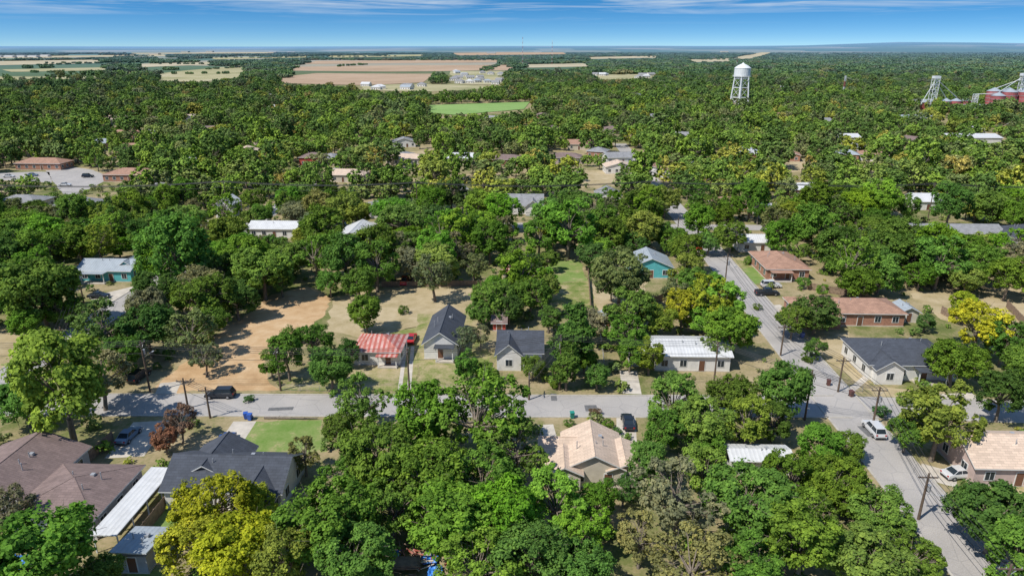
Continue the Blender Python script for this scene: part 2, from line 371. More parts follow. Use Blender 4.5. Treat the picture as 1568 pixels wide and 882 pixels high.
def wallmesh(wm,w,d,h,rise,kind,axis,ox=0,oy=0):
    wm.box(ox,oy,h/2,w,d,h,0)
    if kind=='gable':
        if axis=='y': tri=[(-w/2,0),(w/2,0),(0,rise)]; vs=[(ox+a,oy-d/2,h+z) for a,z in tri]+[(ox+a,oy+d/2,h+z) for a,z in tri]
        else: tri=[(-d/2,0),(d/2,0),(0,rise)]; vs=[(ox-w/2,oy+a,h+z) for a,z in tri]+[(ox+w/2,oy+a,h+z) for a,z in tri]
        wm.add(vs,[(0,1,2),(5,4,3),(0,2,5,3),(1,4,5,2)],0)
def winwall(wn,dn,w,d,h,ox=0,oy=0,door=True):
    for side in range(4):
        L=w if side in(0,2) else d
        n=max(1,int(L/3.2))
        for i in range(n):
            t=-L/2+(i+0.5)*L/n
            isd=door and side==0 and i==n//2
            ww,hh,zc=(1.0,2.05,1.03+0.1) if isd else (1.15,1.2,1.6)
            zc=min(zc,h-hh/2-0.2) if not isd else zc
            tgt=dn if isd else wn
            def bx(sx,sz,th,mi):
                off=th/2
                if side==0: tgt.box(ox+t,oy-d/2-off,zc,sx,th,sz,mi)
                if side==2: tgt.box(ox+t,oy+d/2+off,zc,sx,th,sz,mi)
                if side==1: tgt.box(ox+w/2+off,oy+t,zc,th,sx,sz,mi)
                if side==3: tgt.box(ox-w/2-off,oy+t,zc,th,sx,sz,mi)
            bx(ww+0.24,hh+0.24,0.06,0); bx(ww,hh,0.075,1)
            if not isd: bx(0.05,hh-.02,0.09,0)
def house(name,u,v,w,d,h,rise,kind,axis,rmat,wmat,wings=(),porch=None,rot=GR,chim=False,cl=1.0):
    x,y=G(u,v)
    e=empty(name,(x,y,0),rot); rm,wm,wn,dn=MB(),MB(),MB(),MB()
    wallmesh(wm,w,d,h,rise,kind,axis); roofmesh(rm,w,d,h,rise,kind,axis); winwall(wn,dn,w,d,h)
    for i,(wx,wy,w2,d2,h2,r2,k2,a2) in enumerate(wings):
        wallmesh(wm,w2,d2,h2-0.01*(i+1),r2,k2,a2,wx,wy); roofmesh(rm,w2,d2,h2-0.01*(i+1),r2,k2,a2,wx,wy); winwall(wn,MB(),w2,d2,h2,wx,wy,False)
    wm.box(0,0,0.1,w+0.15,d+0.15,0.2,1)
    for k in range(3):
        vx,vy=random.uniform(-w*.3,w*.3),random.uniform(-d*.2,d*.2); rm.cyl(vx,vy,h,h+rise*0.8+0.7,0.07,0.07,6,2)
    rm.box(w*0.15,d*0.12,h+rise*0.75+.15,0.5,0.5,0.35,2)
    wm.obj('walls',[wmat,'concrete'],parent=e); rm.obj('roof',[rmat,'trim','steel'],parent=e)
    wn.obj('windows',['trim','glass'],parent=e)
    if dn.v: dn.obj('door',['trim','door'],parent=e)
    if porch:
        px_,pw,pd=porch; c=MB()
        c.box(px_,-d/2-pd/2-.01,0.15,pw,pd,0.3,0)
        for sx in(-1,1): c.box(px_+sx*(pw/2-.15),-d/2-pd+.15,(h-.3)/2+.15,0.16,0.16,h-.5,1)
        c.box(px_,-d/2-pd/2-.25,h-0.2,pw+.4,pd+.3,0.12,2); c.obj('porch',['concrete','trim',rmat],parent=e)
    houses.append((x,y,w,d,h+rise,cl)); return e
SH='wooden_house'
house(SH,30,752,12,12,3.0,2.3,'gable','y','brn','w_grey')
house(SH,126,782,10.5,10.5,3.0,1.9,'hip','x','brn','w_grey')
x,y=G(213,792); e=empty('carport',(x,y,0),GR); c=MB(); c.box(0,0,2.75,3.2,13.5,0.14,0); c.obj('roof',['wht'],parent=e)
c=MB(); [c.box(sx*1.4,sy,1.34,0.12,0.12,2.68) for sx in(-1,1) for sy in(-6.4,-3.2,0,3.2,6.4)]; c.obj('posts',['trim'],parent=e); houses.append((x,y,3,13,3,1))
house('garden_shed',222,856,3.4,4.4,2.3,0.7,'shed','x','slv','w_grey')
house(SH,365,750,15,8.5,3.0,2.3,'gable','x','blk','w_white',wings=[(-3.2,2.0,7,7.5,3,2.0,'gable','y'),(4.5,-3.0,5,6.5,3,1.6,'gable','y')])
house(SH,905,718,7.6,8.5,3.1,1.9,'gable','y','tan','w_cream',wings=[(-4.3,1.5,5.5,4,2.8,1.2,'gable','x'),(-4.0,-2.6,4.3,5,2.7,1.0,'gable','y'),(4.2,-1.2,4.5,6,2.8,0.9,'gable','y')])
house(SH,1158,716,8,3.5,2.4,0.5,'gable','x','wht','w_white')
house(SH,797,548,8.0,9.0,3.3,2.2,'gable','x','blk','w_white',wings=[(-2.0,-3.2,4.4,4.6,3.3,1.9,'gable','y')],porch=(2.2,3.2,1.6))
house(SH,682,527,6.2,14,3.3,2.2,'gable','y','blk','w_white',porch=(0.9,3.4,1.6))
house(SH,584,546,8.6,7.6,2.7,1.8,'hip','x','rst','w_white',porch=(2.2,3.6,1.3))
house(SH,1052,553,13.5,8.5,3.1,1.2,'gable','x','wht','w_white',wings=[(-8.5,0.5,5,6,2.6,0.9,'gable','x')])
house(SH,1372,562,15.5,11,3.0,2.6,'hip','x','blk','w_white',wings=[(-4.8,-4.6,4.6,5,3,1.5,'gable','y')],porch=(2.5,5,2))
house('brick_house',1288,487,22,9,2.8,1.7,'hip','x','ter','w_brick',wings=[(-6.5,-3.5,7,6,2.8,1.4,'hip','y')])
house('brick_house',1190,415,10.5,15,2.8,1.9,'hip','y','ter','w_brick',porch=(-2,5,2))
house(SH,176,424,13.5,8,3.0,1.7,'gable','x','slv','w_teal',wings=[(4.6,1.5,5,7,3,1.8,'gable','y')],porch=(-2,6,2))
house('garden_shed',92,428,9,6,2.6,0.4,'shed','x','blk','w_grey')
house(SH,992,417,10.5,10,3.0,2.2,'gable','y','slv','w_teal')
house(SH,548,372,9.5,15,3.2,2.0,'gable','y','wht','w_white')
house(SH,428,360,16,8,3.0,1.4,'gable','x','wht','w_white',cl=.5)
house(SH,803,324,13,10,3.4,2.8,'gable','x','gry','w_white',wings=[(3,-4,5,6,3.4,2,'gable','y')])
house(SH,352,330,6,8,4.5,2,'gable','y','wht','w_white')
house(SH,125,326,14,12,3.2,2.5,'hip','x','gry','w_grey',cl=.5)
house(SH,696,358,7,8,3.2,2.4,'gable','y','gry','w_cream',cl=.3)
house(SH,1525,715,12,9,3.0,2.2,'gable','x','tan','w_pink',wings=[(4,-4,6,6,3,1.6,'gable','y')])
house(SH,1410,318,10,9,3.2,2.0,'gable','x','wht','w_white')
house(SH,1455,366,26,9,3,1.6,'gable','x','gry','w_grey',cl=.5)
house(SH,1560,372,12,12,3,2.6,'hip','x','blk','w_grey',cl=.5)
house(SH,1150,382,9,6,3,1.4,'gable','x','wht','w_white',cl=.5)
for a in [(1112,322,12,9,3,1.8,'hip','x','ter','w_brick'),(1190,332,14,9,3,1.6,'gable','x','wht','w_white'),(1285,318,16,9,3,1.6,'gable','x','gry','w_white'),(205,275,20,12,3,2,'hip','x','ter','w_brick'),
 (70,258,22,10,3,2,'hip','x','ter','w_brick'),(530,276,18,10,3,1.8,'hip','x','tan','w_cream'),(482,252,12,10,4,1.8,'hip','x','brn','w_red'),(778,252,16,10,3,1.8,'hip','x','brn','w_brick'),(866,249,16,10,3,1.8,'hip','x','brn','w_pink'),
 (625,250,20,12,3,1.6,'hip','x','tan','w_cream'),(500,312,8,8,3,2,'gable','y','gry','w_cream'),(930,308,9,9,3,2,'gable','y','gry','w_white'),(1290,218,16,12,3.5,1.6,'gable','x','wht','w_white')]:
    house(SH,*a,cl=.5 if a[1]<280 else .3)
house('warehouse',1480,222,30,16,5,1.5,'gable','x','wht','w_white',cl=.6)
house('warehouse',1400,190,24,14,5,1.5,'gable','x','slv','w_grey',cl=.6)
for u,v,k in [(30,175,'wht'),(60,190,'brn'),(160,190,'tan'),(200,212,'ter'),(300,190,'wht'),(330,205,'brn'),(420,170,'wht'),(1490,205,'wht'),(1420,178,'wht'),(1215,140,'gry'),(1190,138,'wht'),(1345,165,'gry'),(1200,245,'ter'),(1040,215,'gry'),(935,205,'brn'),(760,215,'ter'),(20,240,'ter'),(290,220,'ter'),(690,300,'gry'),(1560,200,'wht'),(1335,245,'ter'),(1000,185,'gry'),(590,330,'gry'),(250,300,'gry'),(1235,300,'wht'),(40,320,'gry'),(1000,270,'ter'),(1430,260,'gry'),(380,240,'tan'),(180,188,'tan'),(1205,137,'wht'),(975,150,'slv'),(240,190,'brn')]:
    house('house',u,v,random.uniform(11,16),random.uniform(9,11),3.2,1.9,random.choice(['hip','gable']),random.choice('xxy'),k,random.choice(['w_white','w_cream','w_brick']),cl=0.6 if v<215 else .3,rot=GR+random.choice([0,0,.3,-.25]))
for i in range(34):
    u=random.uniform(0,1568); v=random.uniform(148,270)
    if 640<u<830 and v<185: continue
    house('house',u,v,random.uniform(9,14),random.uniform(8,10),3.2,1.9,random.choice(['hip','gable']),random.choice('xy'),random.choice(['gry','wht','slv','tan','brn','gry','ter']),random.choice(['w_white','w_cream','w_brick']),cl=random.choice([.3,.3,.6]),rot=random.uniform(-.5,.5))
for i in range(34):
    if i<20: u=random.uniform(692,768); v=random.uniform(111,130)
    elif i<27: u=random.uniform(905,1000); v=random.uniform(116,121)
    else: u=random.uniform(560,690); v=random.uniform(132,138)
    house('house',u,v,random.uniform(11,16),10,3.5,2.5,random.choice(['hip','gable']),'x',random.choice(['gry','wht','gry','slv','gry']),'w_white',cl=0.9,rot=random.uniform(-.5,.5))
for i in range(6):
    house('warehouse',-20+i*18,88+random.uniform(-.6,.6),45,30,8,2,'gable','x',random.choice(['wht','wht','slv']),'w_white',cl=1)
for i in range(12):
    house('warehouse',random.uniform(150,1300),random.uniform(79.5,85),60,40,8,2,'gable','x','slv','w_cream',cl=0)
house('garden_shed',1382,488,4,4.5,2.4,1,'gable','y','slv','w_cream')
house('garden_shed',930,497,3,3,2.2,0.9,'gable','y','slv','w_white')
house('garden_shed',765,503,2.6,2.6,2.0,0.9,'gable','x','brn','w_red')
house('garden_shed',780,425,3,3,2.2,0.9,'gable','x','rst','w_cream')
# ---------------------------------------------------------------- fences
def fence(p,q,h=1.8,mat='wood'):
    (x0,y0),(x1,y1)=G(*p),G(*q); L=math.hypot(x1-x0,y1-y0); a=math.atan2(y1-y0,x1-x0); c=MB(); n=int(L/0.3)
    for i in range(n):
        t=(i+.5)*L/n; hh=h+random.uniform(-.06,.04); c.box(t,random.uniform(-.01,.01),hh/2,0.27,0.03,hh)
    for i in range(int(L/2.4)+1): c.box(i*2.4,0.07,h/2,0.1,0.1,h)
    for z in(.4,h-.3): c.box(L/2,0.045,z,L,0.04,0.09)
    c.obj('wood_fence',[mat],(x0,y0,0),a)
fence((190,860),(275,752)); fence((135,710),(175,675)); fence((1320,458),(1235,443)); fence((1320,458),(1380,495)); fence((1440,480),(1480,500))
fence((835,460),(838,410),1.4); fence((905,480),(900,410),1.4); fence((585,440),(740,438),1.5); fence((990,470),(1070,440)); fence((380,690),(330,712))
fence((1540,470),(1568,500)); fence((1450,640),(1500,700),1.2)
def chain(pts):
    c=MB(); W=[G(*p) for p in pts]
    for (x0,y0),(x1,y1) in zip(W[:-1],W[1:]):
        L=math.hypot(x1-x0,y1-y0); n=max(1,int(L/3))
        for i in range(n+1): t=i/n; c.cyl(x0+(x1-x0)*t,y0+(y1-y0)*t,0,1.2,0.04,0.04,5)
        for z in(0.15,.5,.85,1.18): c.beam((x0,y0,z),(x1,y1,z),0.018,4)
    c.obj('chain_link_fence',['steel'])
chain([(1245,560),(1290,600),(1320,600)]); chain([(430,598),(520,600)]); chain([(640,600),(760,600),(765,560)]); chain([(915,480),(925,560)])
# ---------------------------------------------------------------- vehicles
def car(name,u,v,ang,col,kind='sedan'):
    x,y=G(u,v); c=MB(); S={'sedan':(4.7,0.98,1.45),'suv':(4.8,1.1,1.75),'pickup':(5.6,1.1,1.8)}[kind]; L,belt,top=S; hl=L/2
    prof=[(-hl,.35),(-hl-.02,.7),(-hl+.1,belt-.06),(-hl+.5,belt),(hl*.42,belt-.02),(hl-.35,belt-.14),(hl-.03,belt-.3),(hl+.02,.55),(hl-.05,.32)]
    wd=[.84,.9,.86,.82,.82,.8,.78,.86,.84]
    n=len(prof); vs=[(px,-w_,pz) for (px,pz),w_ in zip(prof,wd)]+[(px,w_,pz) for (px,pz),w_ in zip(prof,wd)]
    c.add(vs,[(i,n+i,n+(i+1)%n,(i+1)%n) for i in range(n)]+[tuple(range(n)),tuple(range(2*n-1,n-1,-1))],0)
    if kind=='sedan': b0,b1,t0,t1=-1.65,1.0,-.95,.25
    elif kind=='suv': b0,b1,t0,t1=-2.25,1.05,-1.95,.45
    else: b0,b1,t0,t1=-.85,1.35,-.7,.7
    bw,tw=.80,.64
    gv=[(b0,-bw,belt-.03),(b1,-bw,belt-.03),(b1,bw,belt-.03),(b0,bw,belt-.03),(t0,-tw,top-.04),(t1,-tw,top-.04),(t1,tw,top-.04),(t0,tw,top-.04)]
    c.add(gv,[(0,1,5,4),(1,2,6,5),(2,3,7,6),(3,0,4,7),(4,5,6,7)],1)
    c.box((t0+t1)/2,0,top,t1-t0+.1,tw*2+.08,.07,0)
    for i in range(4): c.beam(gv[i],gv[i+4],.045,5,0)
    for s in(-1,1):
        m0=(b0+b1)/2; c.beam((m0,s*bw,belt-.03),((t0+t1)/2,s*tw,top-.04),.04,5,0)
        c.box(b1-.25,s*(bw+.15),belt+.05,.15,.2,.14,0)
        for wx in(-hl*.62,hl*.64):
            c.beam((wx,s*.70,.35),(wx,s*.93,.35),.35,16,2); c.beam((wx,s*.90,.35),(wx,s*.945,.35),.2,10,3)
        c.box(hl-.02,s*.6,belt-.38,.12,.35,.15,4); c.box(-hl+.0,s*.66,belt-.22,.1,.26,.2,5)
    if kind=='pickup':
        c.box(-1.85,0,belt+.0,1.7,1.45,.06,2)
        for s in(-1,1): c.box(-1.85,s*.78,belt+.1,1.85,.1,.24,0)
        c.box(-2.76,0,belt+.08,.08,1.6,.24,0)
    c.box(hl-.02,0,.45,.1,1.5,.18,2); c.box(-hl+.02,0,.42,.1,1.5,.18,2)
    o=c.obj(name,['p_'+col,'glass','tyre','hub','lamp','tail'],(x,y,0.03),ang)
    bv=o.modifiers.new('b','BEVEL'); bv.width=.035; bv.segments=2; bv.limit_method='ANGLE'
H=math.pi
car('parked_suv',338,608,H+.03,'black','suv'); car('parked_car',198,671,H/2+GR,'steel'); car('parked_suv',214,580,H/2-.1,'black','suv')
car('parked_car',345,680,H/2+GR,'blue'); car('parked_car',268,735,H/2+GR,'red'); car('parked_car',630,522,H/2+GR,'red')
car('parked_car',961,650,H/2+GR,'black'); car('pickup_truck',1174,452,.05,'black','pickup'); car('parked_suv',1180,440,.0,'white','suv')
car('parked_car',152,456,.05,'black'); car('parked_car',1468,730,.15,'white'); car('pickup_truck',620,434,H/2,'red','pickup'); car('parked_car',626,408,H/2,'red')
car('parked_car',1068,381,H/2+GR,'red'); car('parked_car',968,331,H/2,'black'); car('pickup_truck',1228,358,.0,'black','pickup'); car('parked_suv',1337,662,H/2+GR,'white','suv')
car('parked_car',14,272,.1,'white');car('parked_car',100,285,.1,'white');car('parked_car',50,270,.1,'steel');car('parked_suv',135,272,.1,'black','suv')
def binn(u,v,mt):
    x,y=G(u,v); c=MB()
    vs=[(-.25,-.28,.08),(.25,-.28,.08),(.25,.28,.08),(-.25,.28,.08),(-.32,-.36,1.0),(.32,-.36,1.0),(.32,.36,1.0),(-.32,.36,1.0)]
    c.add(vs,[(3,2,1,0),(4,5,6,7),(0,1,5,4),(1,2,6,5),(2,3,7,6),(3,0,4,7)]); c.box(0,0.02,1.05,.7,.8,.08)
    c.beam((-.3,.3,.12),(.3,.3,.12),.12,8,1); c.beam((-.3,.42,.98),(.3,.42,.98),.03,5,0)
    c.obj('wheelie_bin',[mt,'tyre'],(x,y,.02),random.uniform(-.3,.3))
pb=plain('bin_blue',(.03,.1,.4),.5,.1); pg=plain('bin_green',(.02,.25,.2),.5,.1); pk=plain('bin_brown',(.12,.05,.04),.5,.1)
for a in[(377,641,pb),(383,643,pb),(1495,716,pg),(1500,720,pg),(1268,590,pk),(1228,517,pb),(876,640,pg),(1303,607,pk)]: binn(*a)
# fallen log on the verge by the street
x,y=G(405,641); c=MB(); lastp=Vector((0,0,.2))
for k in range(8):
    q=lastp+Vector((1.05,random.uniform(-.12,.12),random.uniform(-.03,.03))); c.beam(lastp,q,.2-.015*k,8,0,.185-.015*k); 
    if k%2: c.beam(q,q+Vector((.4,random.uniform(-.6,.6),.35)),.06,5,0,.02)
    lastp=q
c.obj('fallen_log',['bark'],(x,y,0),0)
# scrap pile
x,y=G(628,872); c=MB()
for i in range(70):
    p=Vector((random.gauss(0,2.2),random.gauss(0,1.6),.1+random.random()*.9)); a=random.uniform(0,3.1); l=random.uniform(.6,1.8)
    c.beam(p,p+Vector((math.cos(a)*l,math.sin(a)*l,random.uniform(-.1,.3))),random.uniform(.05,.13),4,random.choice([0,0,1,2]))
for i in range(5): c.box(-.4+random.uniform(-.2,.2),-.2,.9+i*.12,3.2,1.5,.07,0,random.uniform(-.1,.1))
c.obj('scrap_pile',['wood','w_cream','rst'],(x,y,0))
def tarp(u,v,s):
    x,y=G(u,v); c=MB(); n=9
    for j in range(n):
        for i in range(n): c.v.append(((i/(n-1)-.5)*s+random.uniform(-.1,.1),(j/(n-1)-.5)*s+random.uniform(-.1,.1),.25+random.uniform(0,.35)))
    for j in range(n-1):
        for i in range(n-1): c.f.append((j*n+i,j*n+i+1,(j+1)*n+i+1,(j+1)*n+i)); c.m.append(0)
    c.obj('blue_tarp',['tarp'],(x,y,0))
tarp(658,858,2.0); tarp(604,852,1.4); tarp(30,865,2.5); tarp(666,878,1.6)
clear.append([G(585,905),G(685,905),G(680,855),G(595,850)])
# ---------------------------------------------------------------- poles + wires
tops={}
def pole(key,u,v,h=10.5,arm=0.0,tr=False):
    x,y=G(u,v); c=MB(); c.cyl(0,0,0,h,.18,.12,8,0); c.box(0,0,h-.6,2.4,.12,.15,0); 
    for s in(-1.1,-.4,.4,1.1): c.cyl(s,0,h-.53,h-.33,.05,.04,6,1)
    c.beam((-.8,.0,h-.6),(0,.0,h-1.4),.03,4,1); c.beam((.8,.0,h-.6),(0,.0,h-1.4),.03,4,1)
    if tr: c.cyl(.38,0,h-2.6,h-1.7,.24,.24,10,1)
    if tr: c.beam((0,0,h-3),(1.6,-.6,h-2.7),.035,5,1); c.box(1.8,-.7,h-2.7,.5,.25,.12,1)
    c.obj('utility_pole',['pole','steel'],(x,y,0),arm)
    ca,sa=math.cos(arm),math.sin(arm); tops[key]=[Vector((x+s*ca,y+s*sa,h-.33)) for s in(-1.1,-.4,.4,1.1)]+[Vector((x,y,h-2.2))]
Q=H/2+GR
pole('a0',-150,600,10,Q); pole('a1',230,600,9.5,Q,True); pole('a2',430,598,8,Q); pole('a3',627,598,8,Q);pole('a4',857,597,10.3,Q,True); pole('a5',1092,596,9,Q); pole('a6',1232,643,8.8,Q,True)
pole('c0',1520,960,8,GR); pole('c1',1406,795,6.8,GR,True); pole('c2',1336,652,6.8,GR,True); pole('c3',1283,600,6.5,GR); pole('c4',1195,545,6.5,GR); pole('c5',1107,462,11.5,GR,True); pole('c6',1035,385,10,GR); pole('c7',990,330,10,GR)
pole('n1',322,640,5.5,0); pole('n2',288,625,5.5,0); pole('b1',102,545,6,GR); pole('b2',130,470,8,GR); pole('a4b',810,612,5,Q)
pole('t0',-80,335,13,Q);pole('t1',350,334,13,Q);pole('t2',640,336,13,Q);pole('t3',993,334,13,Q);pole('t4',1160,336,13,Q);pole('t5',1420,338,13,Q);pole('t6',1700,340,13,Q)
def wires(chain_,r=.03):
    cu=bpy.data.curves.new('power_line','CURVE'); cu.dimensions='3D'; cu.bevel_depth=r; cu.bevel_resolution=1
    for a,b_ in zip(chain_[:-1],chain_[1:]):
        for p,q in zip(tops[a],tops[b_]):
            s=cu.splines.new('POLY'); s.points.add(12); L=(q-p).length
            for i in range(13):
                t=i/12; r_=p.lerp(q,t); r_.z-=4*t*(1-t)*L*.018; s.points[i].co=(*r_,1)
    cu.materials.append(M['wire']); o=bpy.data.objects.new('power_line',cu); scn.collection.objects.link(o)
wires(['a0','a1','a2','a3','a4','a5','a6']); wires(['c0','c1','c2','c3','c4','c5','c6','c7']); wires(['a4','a4b']); wires(['n2','n1']); wires(['b1','b2'])
wires(['t0','t1','t2','t3','t4','t5','t6'],.05); wires(['a6','c2'])
# ---------------------------------------------------------------- water tower
x,y=G(1131,164); e=empty('water_tower',(x,y,0),0.2); c=MB(); n=24
prof=[(0.5,25.2),(3.5,25.4),(6.2,26.4),(7.4,28.0),(7.5,29),(7.5,35.5),(7.7,35.6),(7.7,35.9),(4.5,38.2),(1.0,39.8),(0.6,40.6),(0.01,40.9)]
for r,z in prof:
    for i in range(n): t=2*math.pi*i/n; c.v.append((r*math.cos(t),r*math.sin(t),z))
for j in range(len(prof)-1):
    for i in range(n): c.f.append((j*n+i,j*n+(i+1)%n,(j+1)*n+(i+1)%n,(j+1)*n+i)); c.m.append(0)
c.obj('tank',['twhite'],parent=e)
c=MB(); N=6
def lp(i,z): t=2*math.pi*i/N; r=9.9-(9.9-7.2)*z/28; return Vector((r*math.cos(t),r*math.sin(t),z))
for i in range(N):
    c.beam(lp(i,0),lp(i,28.5),.62,8)
    for z0,z1 in((0.5,9),(9,18),(18,26)):
        c.beam(lp(i,z1),lp(i+1,z1),.3,5); c.beam(lp(i,z0),lp(i+1,z1),.12,4); c.beam(lp(i+1,z0),lp(i,z1),.12,4)
c.cyl(0,0,0,25.5,1.3,1.3,14); c.obj('legs',['twhite'],parent=e)
houses.append((x,y,20,16,6,0.9))
c=MB()
for i in range(24):
    a0,a1=2*math.pi*i/24,2*math.pi*(i+1)/24
    p=Vector((8.4*math.cos(a0),8.4*math.sin(a0),28.3)); q=Vector((8.4*math.cos(a1),8.4*math.sin(a1),28.3))
    c.beam(p,q,.22,5); c.beam(p+Vector((0,0,1.1)),q+Vector((0,0,1.1)),.08,4); c.beam(p,p+Vector((0,0,1.1)),.06,4)
c.obj('walkway',['twhite'],parent=e)
# ---------------------------------------------------------------- grain elevator
x,y=G(1528,174); e=empty('grain_elevator',(x,y,0),0)
def lattice(c,bx,by,w,h,mi=0,r=.22,step=4):
    z=0
    cs=[(bx-w/2,by-w/2),(bx+w/2,by-w/2),(bx+w/2,by+w/2),(bx-w/2,by+w/2)]
    for a in cs: c.beam((*a,0),(*a,h),r,5,mi)
    while z+step<=h:
        for i in range(4):
            a,b_=cs[i],cs[(i+1)%4]; c.beam((*a,z),(*b_,z+step),r*.6,4,mi); c.beam((*a,z+step),(*b_,z+step),r*.7,4,mi)
        z+=step
c=MB()
for sx,sy,r,h in[(-3,0,5.5,15),(8,2,5.8,18),(21,0,5.8,18),(34,2,5.8,18),(2,14,5.8,18),(15,14,5.8,18),(28,14,5.8,18),(-44,6,4.5,10),(-34,8,4.5,10),(-54,4,4.5,9),(-24,10,4.5,10)]:
    c.cyl(sx,sy,0,h,r,r,22,0)
    for k in range(1,int(h/3)): c.cyl(sx,sy,k*3,k*3+.25,r+.08,r+.08,22,1)
    c.cyl(sx,sy,h,h+r*.5,r+.2,.6,22,1)
c.obj('silos',['silored','slv'],parent=e)
c=MB(); lattice(c,-60,0,4.5,29); lattice(c,20,7,3.5,31); lattice(c,-20,4,3,16); lattice(c,38,10,3,26)
c.box(-60,0,30.2,5,5,2.2,0); c.box(20,7,32.2,4.5,4.5,2.2,0); c.box(38,10,27.2,4,4,2,0); c.obj('conveyor_towers',['twhite'],parent=e)
c=MB()
for p,q in[((-60,0,29),(-34,8,13)),((-60,0,27),(-44,6,12)),((-60,0,29),(-72,-5,8)),((20,7,31),(34,2,20)),((20,7,31),(-3,0,18)),((20,7,31),(28,14,20)),((20,7,29),(2,14,20)),((-60,0,24),(-54,4,11)),((-20,4,16),(-3,0,17)),((38,10,26),(28,14,21))]: c.beam(p,q,.26,6)
c.obj('chutes',['twhite'],parent=e)
c=MB(); wallmesh(c,30,12,6,2.5,'gable','x',-28,-12); wallmesh(c,16,10,9,2,'gable','x',-62,10); c.obj('shed_walls',['silored'],parent=e)
c=MB(); roofmesh(c,30,12,6,2.5,'gable','x',-28,-12); roofmesh(c,16,10,9,2,'gable','x',-62,10); c.obj('shed_roof',['slv','trim'],parent=e)
houses.append((x,y-4,100,16,20,0.3))
for u,v,h in[(800,103,78),(845,99,75),(1290,150,26),(1128,102,20)]:
    x,y=G(u,v); c=MB()
    for k in range(int(h/6)):
        mi=k%2; 
        for t in range(3):
            a=t*2.094; b_=(t+1)*2.094; r=1.0
            p=(r*math.cos(a),r*math.sin(a),k*6); q=(r*math.cos(b_),r*math.sin(b_),k*6+6); c.beam(p,(p[0],p[1],k*6+6),.2,4,mi); c.beam(p,q,.12,4,mi)
    c.obj('radio_mast',['silored','twhite'],(x,y,0))
